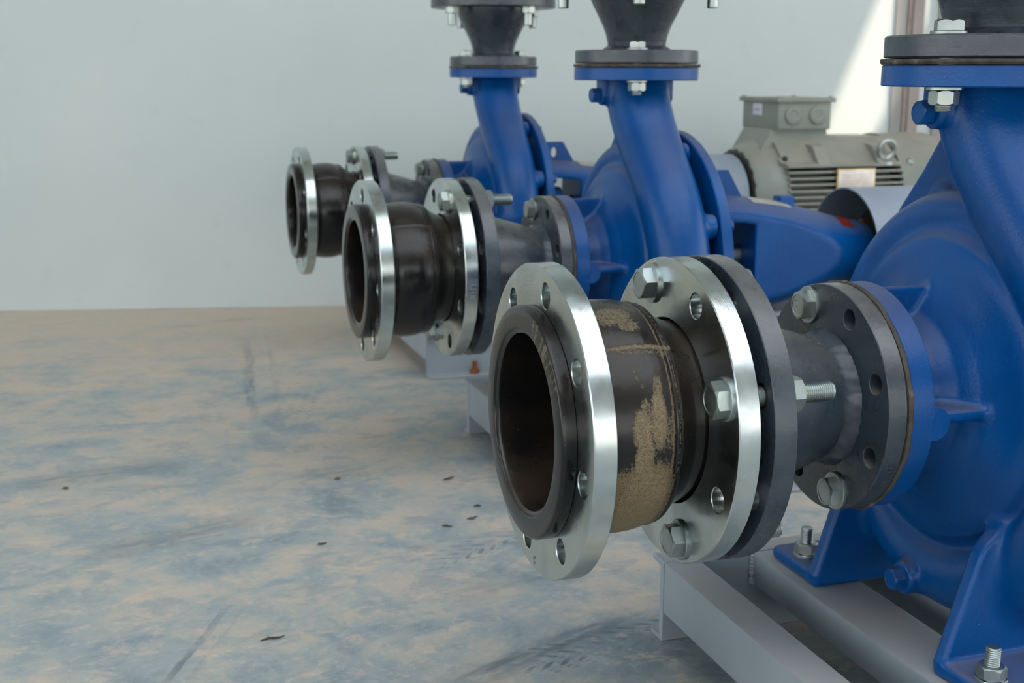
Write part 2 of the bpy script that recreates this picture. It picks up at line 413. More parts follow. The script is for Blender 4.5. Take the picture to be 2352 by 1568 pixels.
def volute_mesh():
    h = 2.6; x0, y0, z0 = -126, -292, -256
    X, Y, Z = np.meshgrid(np.arange(x0, 66, h, dtype=np.float32), np.arange(y0, 216, h, dtype=np.float32), np.arange(z0, 302, h, dtype=np.float32), indexing='ij')
    RR = np.sqrt(Y*Y+Z*Z); th = np.degrees(np.arctan2(-Z, -Y)) % 360      # 0 at the camera side, 90 at the bottom
    Rt = np.interp(th, [0, 45, 90, 180, 270, 300, 360], [188, 193, 195, 178, 172, 170, 170]); rt = np.interp(th, [0, 45, 90, 180, 270, 300, 360], [47, 44, 40, 32, 24, 20, 20])
    tube = np.sqrt((RR-Rt)**2+(X*.95)**2)-rt
    # shell between the tubes
    r2 = lambda a, b, R, rad: ext(RR-R, np.maximum(a-X, X-b), rad)
    d = tube
    d = smin(d, r2(-24, 34, 184, 8), 10)
    d = smin(d, r2(-42, 20, 160, 26), 9)
    dome = ext(sd_poly(X, RR, [(-124, -10), (-124, 64), (-100, 65), (-84, 70), (-70, 80), (-58, 98), (-48, 120), (-38, 146), (20, 150), (20, -10)]), X*0-50)
    d = smin(d, dome, 14)
    # discharge neck
    C = [(0, 0, 302, 51), (0, -5, 278, 51), (0, -22, 245, 51), (0, -52, 205, 50), (0, -90, 165, 49), (0, -134, 120, 48), (0, -163, 80, 47.5), (0, -181, 38, 47), (0, -188, 0, 47)]
    Ca = np.array(C, float); tt = np.linspace(0, len(C)-1, 25); P0 = []
    for t in tt:
        i = min(int(t), len(C)-2); f = t-i; p0, p1, p2, p3 = Ca[max(i-1, 0)], Ca[i], Ca[i+1], Ca[min(i+2, len(C)-1)]
        P0.append(.5*((2*p1)+(-p0+p2)*f+(2*p0-5*p1+4*p2-p3)*f*f+(-p0+3*p1-3*p2+p3)*f**3))
    C = P0; nk = None
    for a, b in zip(C, C[1:]):
        q = sd_cone(X, Y, Z, a[:3], b[:3], a[3], b[3]); nk = q if nk is None else np.minimum(nk, q)
    d = smin(d, nk, 5)
    for a, b in []: d = smin(d, sd_cone(X, Y, Z, a[:3], b[:3], a[3], b[3]), 3 if a[2] < 200 else 5)
    # web plate under the discharge flange
    web = ext(sd_poly(Y, Z, [(0, 285), (60, 285), (82, 250), (114, 206), (150, 163), (184, 112), (120, 90), (-40, 120), (-50, 200)]), abs(X-20)-7, 3); d = smin(d, web, 9)
    # ribs from the suction flange to the casing
    for a in range(4):
        ca, sa = [(0, 1), (-1, 0), (0, -1), (1, 0)][a]
        rad = Y*ca+Z*sa; tan = -Y*sa+Z*ca
        rib = sd_box(X, rad, tan, (-122, -44, 40, 105, -5.5, 5.5), 4); d = smin(d, rib, 7)
    # gauge bosses, drain boss
    for s in (-1, 1):
        b1 = ext(np.sqrt(Y**2+(Z-271)**2)-16, np.maximum(-X*s, X*s-64), 3); b2 = sd_box(X, Y, Z, (min(0, s*64), max(0, s*64), -16, 16, 271, 300), 3)
        d = smin(d, np.minimum(b1, b2), 7)
    d = smin(d, ext(np.sqrt((Y-12)**2+(Z+207)**2)-18, np.maximum(-52-X, X), 4), 9)
    # stud bosses + rear spigot
    for i in range(8):
        a = math.radians(22.5+45*i); d = smin(d, ext(np.sqrt((Y-192*math.cos(a))**2+(Z-192*math.sin(a))**2)-19, np.maximum(-X+5, X-60), 4), 6)
    d = smin(d, r2(20, 61, 138, 4), 6)
    # feet
    for s in (-1, 1):
        poly = [(-93, -250), (-95, -238), (-62, -130), (-55, -120), (-30, -95), (40, -95), (55, -130), (70, -250)]
        d = smin(d, ext(sd_poly(X, Z, poly), abs(Y*s-112)-8.5, 3.5), 13)
        d = smin(d, sd_box(X, Y*s, Z, (-95, 60, 106, 200, -251, -235), 5), 5)
    d = np.maximum(d, X-61); d = np.maximum(d, Z-299)
    V, Fc = surface_nets(d.astype(np.float32), (x0, y0, z0), h)
    return np_mesh(V, Fc)

def bracket_mesh():
    h = 3.0; x0, y0, z0 = 74, -125, -125
    X, Y, Z = np.meshgrid(np.arange(x0, 446, h, dtype=np.float32), np.arange(y0, 126, h, dtype=np.float32), np.arange(z0, 126, h, dtype=np.float32), indexing='ij')
    RR = np.sqrt(Y*Y+Z*Z); r = np.interp(X, [80, 120, 182, 262, 337, 400, 437], [109, 107, 103, 91, 74, 57, 50])
    d = (RR-r)*.97; d = smax(d, abs(Y)-67, 3)
    d = smax(d, X-437, 5)
    d = np.maximum(d, -(np.maximum(RR-(r-14), X-196)))                    # hollow lantern
    d = np.maximum(d, -sd_box(X, Y, Z, (70, 188, -200, 200, -58, 60), 8))   # side windows
    d = smin(d, ext(RR-51, np.maximum(404-X, X-437), 3), 4)
    ca = sd_box(X, Y, Z, (270, 300, -14, 14, 70, 100), 3); d = smin(d, ca, 4)
    V, Fc = surface_nets(d.astype(np.float32), (x0, y0, z0), h); return np_mesh(V, Fc)

# ================================================================== SETTING
WYAW = math.radians(-12.2)
wd = Vector((math.cos(WYAW), math.sin(WYAW), 0)); wn = Vector((-wd.y, wd.x, 0))       # along the wall / away from the camera
WP = Vector((0, 2.551, 0))
def wallpt(s, z, off=0): p = WP+wd*s+wn*off; return Vector((p.x, p.y, z))

def concrete():
    k = NB('stained_concrete', .5)
    st = (.9, 1.1, 1)
    n1 = k.noise(6, detail=12, rough=.70, dist=.35, stretch=st); n2 = k.noise(15, detail=10, rough=.72, dist=.4, stretch=st); n3 = k.noise(1.5, detail=6, rough=.6, dist=.4); n4 = k.noise(70, detail=8, rough=.72, stretch=st)
    x, y, z = k.xyz(); q = k.math('ADD', y, k.math('MULTIPLY', x, .216))
    bias = k.math('ADD', .045, k.math('ADD', k.math('MULTIPLY', k.math('SUBTRACT', n3, .5), .35), k.math('MULTIPLY', k.math('SUBTRACT', q, 1.0), .035)))
    m = k.math('ADD', n1, bias)
    base = k.ramp(m, [(.37, lin(122, 133, 138)), (.46, lin(148, 157, 158)), (.53, lin(168, 168, 160)), (.63, lin(190, 176, 160))])
    c = k.mix(k.ramp(n2, [(.52, 0.), (.58, .5)]), base, lin(132, 144, 149))
    c = k.mix(k.ramp(k.noise(20, detail=10, rough=.72, dist=.4, stretch=(.8, 1.2, 1)), [(.55, 0.), (.62, .6)]), c, lin(204, 182, 160))
    c = k.mix(k.ramp(k.noise(4, detail=12, rough=.78, dist=.6), [(.58, 0.), (.68, .42)]), c, lin(124, 138, 146))
    # sandy dust gathered along the foot of the wall
    sh = k.math('MULTIPLY', k.math('SUBTRACT', k.math('ADD', q, k.math('MULTIPLY', n1, 1.6)), 2.35), 1.3)
    shc = k.n('Clamp'); k.l(sh, shc.inputs[0]); c = k.mix(k.math('MULTIPLY', shc.outputs[0], .8), c, lin(206, 186, 164))
    c = k.mix(k.ramp(n4, [(.55, 0.), (.64, .35)]), c, lin(206, 198, 186)); c = k.mix(k.ramp(n4, [(.34, .3), (.44, 0.)]), c, lin(124, 134, 140))
    # two scuffed tyre tracks with a block tread
    def track(ox, oy, ang, length, half, strength):
        nonlocal c
        mp = k.n('Mapping'); mp.vector_type = 'TEXTURE'; mp.inputs['Location'].default_value = (ox, oy, 0); mp.inputs['Rotation'].default_value = (0, 0, math.radians(ang)); k.l(k.obj, mp.inputs[0])
        sx = k.n('SeparateXYZ'); k.l(mp.outputs[0], sx.inputs[0]); u, v = sx.outputs[0], sx.outputs[1]
        inside = k.math('MULTIPLY', k.ramp(k.math('ABSOLUTE', v), [(half*.9, 1.), (half, 0.)]), k.ramp(k.math('DIVIDE', k.math('ABSOLUTE', u), length), [(.6, 1.), (1., 0.)]))
        tr = k.math('MULTIPLY', k.math('SINE', k.math('ADD', k.math('MULTIPLY', u, 260), k.math('MULTIPLY', k.math('ABSOLUTE', v), 330))), 1.)
        br = k.math('SINE', k.math('MULTIPLY', v, 300))
        m = k.math('MULTIPLY', k.ramp(k.math('MULTIPLY', tr, k.math('ADD', br, .6)), [(.1, 0.), (.5, 1.)]), inside)
        m = k.math('MULTIPLY', k.math('MULTIPLY', m, k.ramp(n2, [(.40, .1), (.55, 1.)])), strength)
        c = k.mix(m, c, lin(86, 97, 105))
    def smear(x0, y0, x1, y1, half, strength, lines=0):
        nonlocal c
        L = math.hypot(x1-x0, y1-y0)/2; ang = math.atan2(y1-y0, x1-x0)
        mp = k.n('Mapping'); mp.vector_type = 'TEXTURE'; mp.inputs['Location'].default_value = ((x0+x1)/2, (y0+y1)/2, 0); mp.inputs['Rotation'].default_value = (0, 0, ang); k.l(k.obj, mp.inputs[0])
        sx = k.n('SeparateXYZ'); k.l(mp.outputs[0], sx.inputs[0]); u, v = sx.outputs[0], sx.outputs[1]
        v = k.math('ADD', v, k.math('MULTIPLY', k.math('SUBTRACT', n1, .5), half*1.2))
        ins = k.math('MULTIPLY', k.ramp(k.math('DIVIDE', k.math('ABSOLUTE', v), half), [(.3, 1.), (1., 0.)]), k.ramp(k.math('DIVIDE', k.math('ABSOLUTE', u), L), [(.5, 1.), (1., 0.)]))
        if lines: ins = k.math('MULTIPLY', ins, k.ramp(k.math('SINE', k.math('MULTIPLY', v, lines)), [(.2, 0.), (.6, 1.)]))
        stk = k.ramp(k.noise(1, vec=None if False else mp.outputs[0], detail=6, stretch=(14, 70, 1)), [(.35, .15), (.6, 1.)])
        c = k.mix(k.math('MULTIPLY', k.math('MULTIPLY', ins, stk), strength), c, lin(88, 102, 112))
    smear(-.06, .18, .27, .315, .030, .8); smear(.02, .42, .24, .47, .05, .35); smear(-.33, .27, -.23, .49, .022, .7, 260); smear(-.10, 1.30, -.02, 2.15, .05, .55, 110)
    smear(-.42, .70, -.15, .80, .05, .5); smear(-.55, 1.05, -.25, 1.12, .06, .5); smear(-.1, .95, .05, 1.0, .05, .4)
    track(.17, .235, 10, .14, .034, .8); track(.12, .58, 28, .12, .03, .6); track(-.02, 1.42, 75, .16, .05, .4)
    # one long dark scuff
    c = k.mix(k.math('MULTIPLY', k.ramp(k.noise(4.5, detail=7, dist=.8, stretch=(.8, 3, 1)), [(.62, 0.), (.72, .4)]), 1.), c, lin(99, 109, 115))
    k.color(c); k.rough(k.ramp(n1, [(.3, .36), (.7, .6)]))
    p = k.bump(n4, .2, .002); k.bump(n2, .3, .004, p)
    return k.m
CONC = concrete()
bm = bmesh.new(); box(bm, -9000, 9000, -16000, 4500, -100, 0); floor = struct(link('floor', finish(bm, smooth=False), CONC))

k = NB('painted_plaster', .75); c = k.ramp(k.noise(1.6, detail=4), [(.3, lin(194, 204, 202)), (.7, lin(203, 211, 208))])
c = k.mix(k.ramp(k.noise(14, detail=8), [(.62, 0.), (.8, .25)]), c, lin(176, 178, 174)); k.color(c); k.bump(k.noise(60, detail=4), .12, .002); PLASTER = k.m
def wall_slab(name, s0, s1, z0, z1, t=.15, off=0, mat=PLASTER):
    bm = bmesh.new(); v = [bm.verts.new(wallpt(s, z, o)) for s in (s0, s1) for z in (z0, z1) for o in (off, off+t)]
    for q in ((0, 1, 3, 2), (4, 6, 7, 5), (0, 4, 5, 1), (2, 3, 7, 6), (0, 2, 6, 4), (1, 5, 7, 3)): bm.faces.new([v[i] for i in q])
    return struct(link(name, finish(bm, smooth=False), mat))
wall_slab('wall_back', -7, 7, 0, 3.0)

# unseen ceiling blocks the sun; added openings shaped to cast the wall's sun patches
zc = 3.0
patch = [(1826, 2157, 640), (1647, 2195, 151), (1566, 2213, -60), (1700, 2183, -60), (1790, 2164, 132), (1832, 2155, 219), (1834, 2155, 640)]
patch2 = [(1914+3, 2137, 514+150), (1921, 2135, 440), (1936, 2132, 440), (1950, 2129, 514), (1952, 2129, 514+150)]
def up_to_ceiling(p, z):
    p = Vector(p)*MM+Vector((0, 0, HA)); t = (z-p.z)/SUN.z; return p+SUN*t
ADDED_ROOFLIGHT = [(-2.6, -2.8), (3.0, -2.8), (3.0, .3), (-2.6, .3)]  # outline of the added roof sheet
bm = bmesh.new()
outer = [(-7, -5), (7, -5), (7, 4.2), (-7, 4.2)]
for z in (zc, zc+.02):
    L = [[bm.verts.new((x, y, z)) for x, y in outer]]
    L.append([bm.verts.new((x, y, z)) for x, y in ADDED_ROOFLIGHT])
    for pt in (patch, patch2): L.append([bm.verts.new(up_to_ceiling(p, z)) for p in pt])
    fl = [v for q in L for v in q]
    for t in tessellate_polygon([[v.co for v in q] for q in L]): bm.faces.new([fl[i] for i in t])
    if z == zc: L0 = L
for A, B in zip(L0, L): bridge(bm, A, B)
k = NB('ceiling_sheet', .8); k.color(k.ramp(k.noise(2), [(.3, lin(196, 200, 200)), (.7, lin(206, 209, 208))])); ceiling = struct(link('ceiling', finish(bm, smooth=False), k.m))

k2 = bpy.data.materials.get('ceiling_sheet')
bm = bmesh.new(); box(bm, -7000, 7000, -5000, -4850, 1750, 3000); struct(link('wall_front_added', finish(bm, smooth=False), k2))  # unseen front lintel added to narrow the bright band reflected in the rims
k = NB('added_translucent_sheet', .6); tr = k.n('BsdfTranslucent'); tr.inputs[0].default_value = (.78, .82, .86, 1); k.l(tr.outputs[0], k.t.nodes['Material Output'].inputs[0])
bm = bmesh.new(); box(bm, -2600, 3000, -2800, 300, 3004, 3008); struct(link('added_roof_sheet', finish(bm, smooth=False), k.m))  # unseen translucent sheet, added to give soft light from above
# painted steel column and grey strip at the right end of the wall
BRN = plain('brownish_column_paint', lin(158, 147, 142), .6, 0, 8, .08); GREYC = plain('grey_wall_strip', lin(150, 150, 147), .6, 0, 8, .05)
def column(name, s0, s1, o0, o1, mat, z1=3.0):
    bm = bmesh.new(); v = [bm.verts.new(wallpt(s, z, o)) for s in (s0, s1) for z in (0, z1) for o in (o0, o1)]
    for q in ((0, 1, 3, 2), (4, 6, 7, 5), (0, 4, 5, 1), (2, 3, 7, 6), (0, 2, 6, 4), (1, 5, 7, 3)): bm.faces.new([v[i] for i in q])
    bmesh.ops.bevel(bm, geom=bm.edges[:], offset=.001, segments=1, affect='EDGES')
    return struct(link(name, finish(bm), mat))
sw = lambda x: (x-0)/wd.x
column('trim_1', sw(1.868), sw(1.882), -.008, -.001, plain('brown_trim_paint', lin(150, 134, 126), .6))
column('trim_4', sw(1.834), sw(1.866), -.005, -.001, GREYC)  # thin grey strip, darker than the wall beside it
column('trim_2', sw(1.882), sw(1.912), -.014, -.001, BRN)
column('trim_3', sw(1.958), sw(2.02), -.014, -.001, BRN)

# ================================================================== PUMP PARTS (meshes shared)
VOL = volute_mesh(); BRK = bracket_mesh()
def M_(fn, *a, ang=20, **k):
    bm = bmesh.new(); fn(bm, *a, **k); return finish(bm, ang)

OFF = [(0, 0), (.0229, .9006), (.0569, 1.7999)]
WHO = ['nearest pump at right', 'middle pump', 'farthest pump by the wall']

suction_fl = finish(flange_bm(-141, -117, 110, 50, 91, 9, HOLES, ch=1.2))
me_lug = M_(lambda bm: cyl(bm, mkframe((-116, -84, -3), (0, -1, 0)), [(0, 15.5), (25.3, 15.5)], 36))
disch_fl = finish(flange_bm(295, 315, 101, 40, 80, 9, HOLES, 'z', ch=1.2))
def jit_g(seed, amp):
    ph = [random.Random(seed+i).uniform(0, 6.28) for i in range(6)]
    return lambda a, h: amp*sum(math.sin(a*n+p)/(1+.4*i) for i, (n, p) in enumerate(zip((3, 5, 9, 14, 23, 31), ph)))/1.6
suc_gask = M_(lambda bm: lathe(bm, [(-145.6, 50), (-145.6, 111), (-143, 112.2), (-141.4, 111.5), (-141.4, 50)], seg=160, closed=True, jit=jit_g(3, .9)))
dis_gask = M_(lambda bm: lathe(bm, [(315.5, 40), (315.5, 102), (317.5, 103.6), (320.5, 103), (320.5, 40)], 'z', 160, closed=True, jit=jit_g(9, 1.0)))
cover = finish(flange_bm(62, 80, 214, 100, 192, 7, HOLES, ch=2))
seal_h = M_(lambda bm: lathe(bm, [(78, 0), (78, 62), (110, 60), (112, 52), (140, 50), (142, 42), (165, 40), (166, 0)], seg=64))
shaft_m = M_(lambda bm: lathe(bm, [(150, 0), (150, 19), (412, 19), (470, 19), (471, 0)], seg=40))
endcap = M_(lambda bm: lathe(bm, [(433, 26), (433, 47), (440, 49), (446, 47), (446, 26)], seg=64, closed=True))
lug_pts = [(82, 98), (84, 144), (150, 144), (196, 100)]
def lug_plate(bm):
    outer = [Vector((x, 0, z)) for x, z in [(82, 92), (82, 146), (172, 146), (204, 92)]]; hole = [Vector((150+9*math.cos(a), 0, 122+12*math.sin(a))) for a in [i*math.pi/10 for i in range(20)]]
    ends = []
    for y in (-6, 6):
        L = [[bm.verts.new(Vector((p.x, y, p.z))*MM) for p in q] for q in (outer, hole)]; fl = [v for q in L for v in q]
        for t in tessellate_polygon([[v.co for v in q] for q in L]): bm.faces.new([fl[i] for i in t])
        ends.append(L)
    for A, B in zip(*ends): bridge(bm, A, B)
lug_me = M_(lug_plate)

def hexplug(parent, c, mat, name='plug'):
    bm = bmesh.new(); hexhead(bm, mkframe(c, (-1, 0, 0), .25), 21, 13); cyl(bm, mkframe(c, (1, 0, 0)), [(-.5, 10), (7, 10)], 20); return link(name, finish(bm, 30), mat, parent)

PLAB = ['blue centrifugal pump nearest the camera, cut off by the right edge', 'middle blue centrifugal pump, with its tapering bearing bracket in view', 'farthest blue centrifugal pump, closest to the grey wall']
pumps = []
for i, (ox, oy) in enumerate(OFF):
    t = thing('centrifugal_pump', PLAB[i], 'pump', (.46+ox, oy, HA), 'blue pumps in a row'); pumps.append(t)
    v = link('volute_casing', VOL, BLUE, t)
    s = link('suction_flange', suction_fl, BLUE, t); link('flange_lug', me_lug, BLUE, s)
    link('discharge_flange', disch_fl, BLUE, t)
    g = link('gasket', suc_gask, GASK, t); g['label'] = 'brown fibre gasket at the suction flange'
    g = link('gasket', dis_gask, GASK, t); g['label'] = 'dark rubbery gasket under the discharge reducer'
    hexplug(t, (-65, 2, 271), BLUE, 'vent_plug'); hexplug(t, (-52, 12, -207), BLUE, 'drain_plug')
    link('casing_cover', cover, BLUE, t)
    for j, a in enumerate(HOLES):
        if i == 0: continue
        c = AX['x'](math.radians(a), 192, 80); bm = bmesh.new(); hexhead(bm, mkframe(c, (1, 0, 0)), 19, 11); link('cover_nut', finish(bm), BLUE, t)
    for s_ in (-1, 1):
        o = bolt(t, (-73, s_*160, -262), (0, 0, 1), 27, 21, 14, 24, 'foot_bolt', head=False, washer=30, nut_washer=True, mat=ZBOLT)
    if i:
        link('seal_housing', seal_h, BLUE, t); link('shaft', shaft_m, ZBOLT, t)
        b = link('bearing_bracket', BRK, BLUE, t); link('bearing_end_cap', endcap, BLUE, t)
        link('lifting_lug', lug_me, BLUE, t)
        bm = bmesh.new()   # curved label on the bracket top
        for a0 in range(12):
            pass
        N = 10; rows = []
        for ii in range(7):
            x = 205+ii*(78/6); r = np.interp(x, [182, 262, 337], [103, 91, 74])+1.0
            rows.append([bm.verts.new(Vector((x, -r*math.cos(math.radians(68+j*30/N)), r*math.sin(math.radians(68+j*30/N))))*MM) for j in range(N+1)])
        for A, B in zip(rows, rows[1:]):
            for j in range(N): bm.faces.new((A[j], A[j+1], B[j+1], B[j]))
        fs = bm.faces[:]; bmesh.ops.solidify(bm, geom=fs, thickness=.0008); link('data_plate', finish(bm), LABELM, t)['label'] = 'cream data plate on the bracket'
        bm = bmesh.new(); rows = []
        for ii in range(3):
            x = 380+ii*13; r = np.interp(x, [337, 400, 437], [74, 57, 50])+1.2; rows.append([bm.verts.new(Vector((x, -r*math.cos(math.radians(50+j*5)), r*math.sin(math.radians(50+j*5))))*MM) for j in range(7)])
        for A, B in zip(rows, rows[1:]):
            for j in range(6): bm.faces.new((A[j], A[j+1], B[j+1], B[j]))
        bmesh.ops.solidify(bm, geom=bm.faces[:], thickness=.0008); link('warning_sticker', finish(bm), RED, t)['label'] = 'red sticker at the bracket end'
        for a in (30, 150, 270):
            c = AX['x'](math.radians(a), 38, 446); bm = bmesh.new(); hexhead(bm, mkframe(c, (1, 0, 0)), 11, 7); link('cap_screw', finish(bm), BLACKM, t)
        bm = bmesh.new(); hexhead(bm, mkframe((112, -62, 10), (0, -1, 0)), 12, 8); link('seal_screw', finish(bm), RUST, t)['label'] = 'rusty screw inside the bracket window'

# ================================================================== EXPANSION JOINTS
def bellows_mesh(mudded):
    prof = [(128, 80), (12, 80), (-8, 80), (-10, 80.4), (-11.4, 82.4), (-11.8, 84.4), (-13.0, 84.8), (-13.5, 85.6), (-13.6, 86.4), (-13.6, 102.4), (-13.3, 103.6), (-12.4, 104.7), (-11.2, 105.2), (-10, 105.3), (-2, 105.3), (-.4, 104.9)]
    prof += [(-.15, 92), (20.8, 92), (21.5, 90)]
    body = [(22, 92), (23.5, 96), (25, 99.4), (27, 100.6), (27.8, 102.2), (29.2, 102.4), (30.2, 101), (32, 102), (36, 103.6), (42, 105), (50, 106.2), (58, 106.8), (66, 106.8), (74, 106.2), (82, 104.6), (88, 102.6), (90, 101.9), (91, 103.2), (92.4, 103.2), (93.2, 101.6), (95, 101), (96.2, 102.2), (97.6, 101.8), (98.4, 99.8), (100, 98.8), (104, 95.5), (110, 91), (116, 87.6), (122, 85.5), (127, 84.5)]
    # densify the body
    dense = []
    for (a, ra), (b, rb) in zip(body, body[1:]):
        n = max(1, int((b-a)/1.6))
        for j in range(n): dense.append((a+(b-a)*j/n, ra+(rb-ra)*j/n))
    dense.append(body[-1]); prof += dense
    prof += [(149.8, 84.5), (149.8, 104.5), (151, 105.2), (159, 105.2), (161.4, 103.8), (161.8, 101), (161.8, 80)]
    seams = [math.radians(48), math.radians(228)]
    def jit(a, h):
        if 24 < h < 122:
            s = 0
            for q in seams:
                dd = (a-q+math.pi) % (2*math.pi)-math.pi; s += 1.0*math.exp(-(dd*105/1.1)**2)
            return s
        return 0
    bm = bmesh.new(); lathe(bm, prof, seg=420, closed=True, jit=jit)
    me = finish(bm, 40)
    n = len(me.vertices); co = np.empty(n*3, np.float32); me.vertices.foreach_get('co', co); co = co.reshape(-1, 3)/MM
    x = co[:, 0]; th = np.degrees(np.arctan2(co[:, 2], -co[:, 1])); r = np.hypot(co[:, 1], co[:, 2])
    m = np.zeros(n, np.float32)
    def blob(x0, t0, sx, st, amp=1.0, pw=2):
        nonlocal m
        q = (abs((x-x0)/sx)**pw+abs((th-t0)/st)**pw); m = np.maximum(m, amp*np.clip(1.25-.6*q, 0, 1))
    if mudded:
        blob(66, -48, 26, 40, .85, 4); blob(47, -36, 14, 26, .72, 4); blob(60, -10, 9, 24, .8); blob(58, 8, 9, 10, .8); blob(74, 12, 8, 15, .8); blob(76, 28, 5, 6, .6); blob(83, -20, 6, 14, .62)
        blob(42, -62, 12, 20, .7, 3); blob(84, 5, 5, 10, .55); blob(40, -22, 5, 8, .55); blob(62, 18, 5, 5, .6); blob(57, 33, 3, 4, .5); blob(62, 28, 3, 3, .45); blob(55, 70, 22, 9, .62); blob(66, 62, 12, 5, .6); blob(45, 72, 14, 9, .5)
        m[(x < 34) & (th > -14) & (th < 8) & (x > 30)] *= .6
        seam = np.exp(-((th-48)*1.83/3.2)**2)*((x > 26) & (x < 100)); m = np.maximum(m, .80*seam*(r > 95))
        seam2 = np.exp(-((th-45)*1.83/5.5)**2)*((x > 45) & (x < 92)); m = np.maximum(m, .52*seam2)
        rr = np.maximum(np.exp(-((x-31.2)/1.6)**2), np.maximum(np.exp(-((x-88.6)/1.7)**2), .8*np.exp(-((x-94.4)/1.4)**2)))
        m = np.maximum(m, .78*rr*np.clip((th+45)/30, 0, 1)*(th < 120)*(r > 95))
        m = np.maximum(m, .60*((x < -12.5) & (r > 82))*np.exp(-((th-55)/45)**2)*np.clip(.75+.35*np.sin(th*.61+1)*np.sin(th*.27)+.25*np.sin(th*1.37+r*.1), .4, 1.1))
    else:
        blob(60, 80, 30, 16, .34)
    at = me.attributes.new('mud', 'FLOAT', 'POINT'); at.data.foreach_set('value', m); return me
BEL_MUD = bellows_mesh(True); BEL = bellows_mesh(False)
JLAB = ['muddy black rubber expansion joint with zinc flanges, nearest the camera', 'black rubber expansion joint with a dusty top, in the middle of the three', 'farthest and smallest-looking rubber expansion joint, against the grey wall']
F1PHI = [11.68, -27.5, 4]; F2PHI = [-3.7, 0, 22.5]; BOLTS = [(112.5, 22.5, -67.5, 202.5), (67.5, -112.5, 157.5), (67.5, -22.5, 157.5)]
for i, (ox, oy) in enumerate(OFF):
    t = thing('expansion_joint', JLAB[i], 'expansion joint', (ox, oy, HA), 'rubber expansion joints on the pump inlets')
    link('rubber_bellows', BEL_MUD if i == 0 else BEL, RUBBER, t)
    z1 = link('backing_flange', finish(flange_bm(0, 20.6, 142.5, 93, 120, 11.4, [a+F1PHI[i] for a in HOLES], ch=1.0)), ZINC, t); z1['label'] = 'loose zinc flange at the open end'
    z2 = link('backing_flange', finish(flange_bm(128.6, 149.2, 142.5, 86, 120, 11.4, [a+F2PHI[i] for a in HOLES], ch=1.0)), ZINC, t); z2['label'] = 'zinc flange bolted to the reducer'
    for q, a in enumerate(BOLTS[i]):
        c = AX['x'](math.radians(a+F2PHI[i]), 120, 128.6)
        o = bolt(t, c, (1, 0, 0), 55, 32, 18, 28, 'hex_bolt', washer=38, rot=.2+q*.5, thread_from=(20, 36))
        if i == 0 and q in (0, ):
            pass
    if i == 1: rim_text('UIK', 14, 142.5, 139, -7, z2, GREYTXT)
    if i == 0:
        bm = bmesh.new(); tube_bm(bm, [(-.1, -2, -131), (-.5, 2, -130), (-.1, 3.5, -134), (-.1, 1, -137), (-.1, -1.5, -135)], .45, 5); link('stamped_mark', finish(bm), GREYTXT, z1)

# ================================================================== SUCTION REDUCERS
RLAB = ['dark grey suction reducer with chipped paint, nearest of three', 'dark grey suction reducer between the middle joint and middle pump', 'dark grey suction reducer of the farthest pump']
cone_me = M_(lambda bm: lathe(bm, [(164, 76), (184, 83), (196, 83), (208, 81.5), (272, 62.5), (284, 58), (297, 57), (316, 57), (316, 50), (164, 70)], seg=96, closed=True), ang=50)
jw = jit_g(21, 1.0)
def jweld(a, h): return .35*math.sin(a*34+h*.4) + jw(a, h)*.6
weld1 = M_(lambda bm: lathe(bm, [(280, 57), (282, 60), (286, 63), (291, 65.5), (295.2, 67), (295.2, 57)], seg=220, closed=True, jit=jweld), ang=80)
weld2 = M_(lambda bm: lathe(bm, [(183.4, 80), (183.4, 90), (187, 88.5), (190, 85.5), (192, 82)], seg=220, closed=True, jit=jweld), ang=80)
for i, (ox, oy) in enumerate(OFF):
    t = thing('suction_reducer', RLAB[i], 'pipe reducer', (ox, oy, HA), 'grey reducers on the suction side')
    f = link('large_flange', finish(flange_bm(162.1, 183.6, 142.5, 74, 120, 11.4, [a+F2PHI[i] for a in HOLES], ch=.8)), DARK, t)
    f2 = link('small_flange', finish(flange_bm(294.8, 314.1, 110, 52, 91.2, 9.5, [a-1.7 for a in HOLES], ch=.8)), DARK, t)
    c = link('cone', cone_me, DARK, t); link('weld_bead', weld1, WELD, t); link('weld_bead', weld2, WELD, t)
    for a in (112.5, -67.5) if i != 1 else (112.5, -67.5, 202.5):
        p = AX['x'](math.radians(a-1.7), 91.2, 294.8); o = bolt(t, p, (1, 0, 0), 49, 6, 16, 26, 'hex_bolt', washer=37, rot=.35, threads=False)
        if i == 0 and a > 0:
            me = text_mesh('NR', 7.5, .35); bm = bmesh.new(); bm.from_mesh(me)
            hd = Vector(p)+Vector((-3-16*.64, 0, 0))
            for v in bm.verts: tx, ty, tz = v.co; v.co = (hd+Vector((-tz+.3, ty*1+4, tx)))*MM
            m2 = bpy.data.meshes.new('mesh'); bm.to_mesh(m2); bm.free(); link('stamped_letters', m2, ZBOLT, o)
    if i == 0: rim_text('EH  DIN', 7.5, 110.0, 306, -31, f2, DARK)

# ================================================================== DISCHARGE REDUCERS
DLAB = ['dark grey discharge reducer on top of the nearest pump, bolt head in front', 'dark grey funnel-shaped discharge reducer on the middle pump', 'dark grey discharge reducer on the farthest pump, its wide top flange in view']
dc = M_(lambda bm: lathe(bm, [(324, 46), (340, 46), (346, 46.5), (362, 48.5), (380, 55), (402, 66), (424, 77), (440, 82.5), (450, 84), (474, 84), (474, 76), (324, 40)], 'z', 96, closed=True), ang=60)
dw = M_(lambda bm: lathe(bm, [(342.4, 45), (342.4, 56), (345, 54), (348, 50), (350, 46)], 'z', 200, closed=True, jit=jweld), ang=80)
dfl = finish(flange_bm(321.5, 342.5, 100, 45, 80, 9.5, HOLES, 'z', ch=1.6)); dfl2 = finish(flange_bm(450, 474, 142.5, 76, 120, 11.4, HOLES, 'z', ch=1.4))
DB = [(202.5, 22.5), (247.5, 67.5), (202.5, 22.5)]
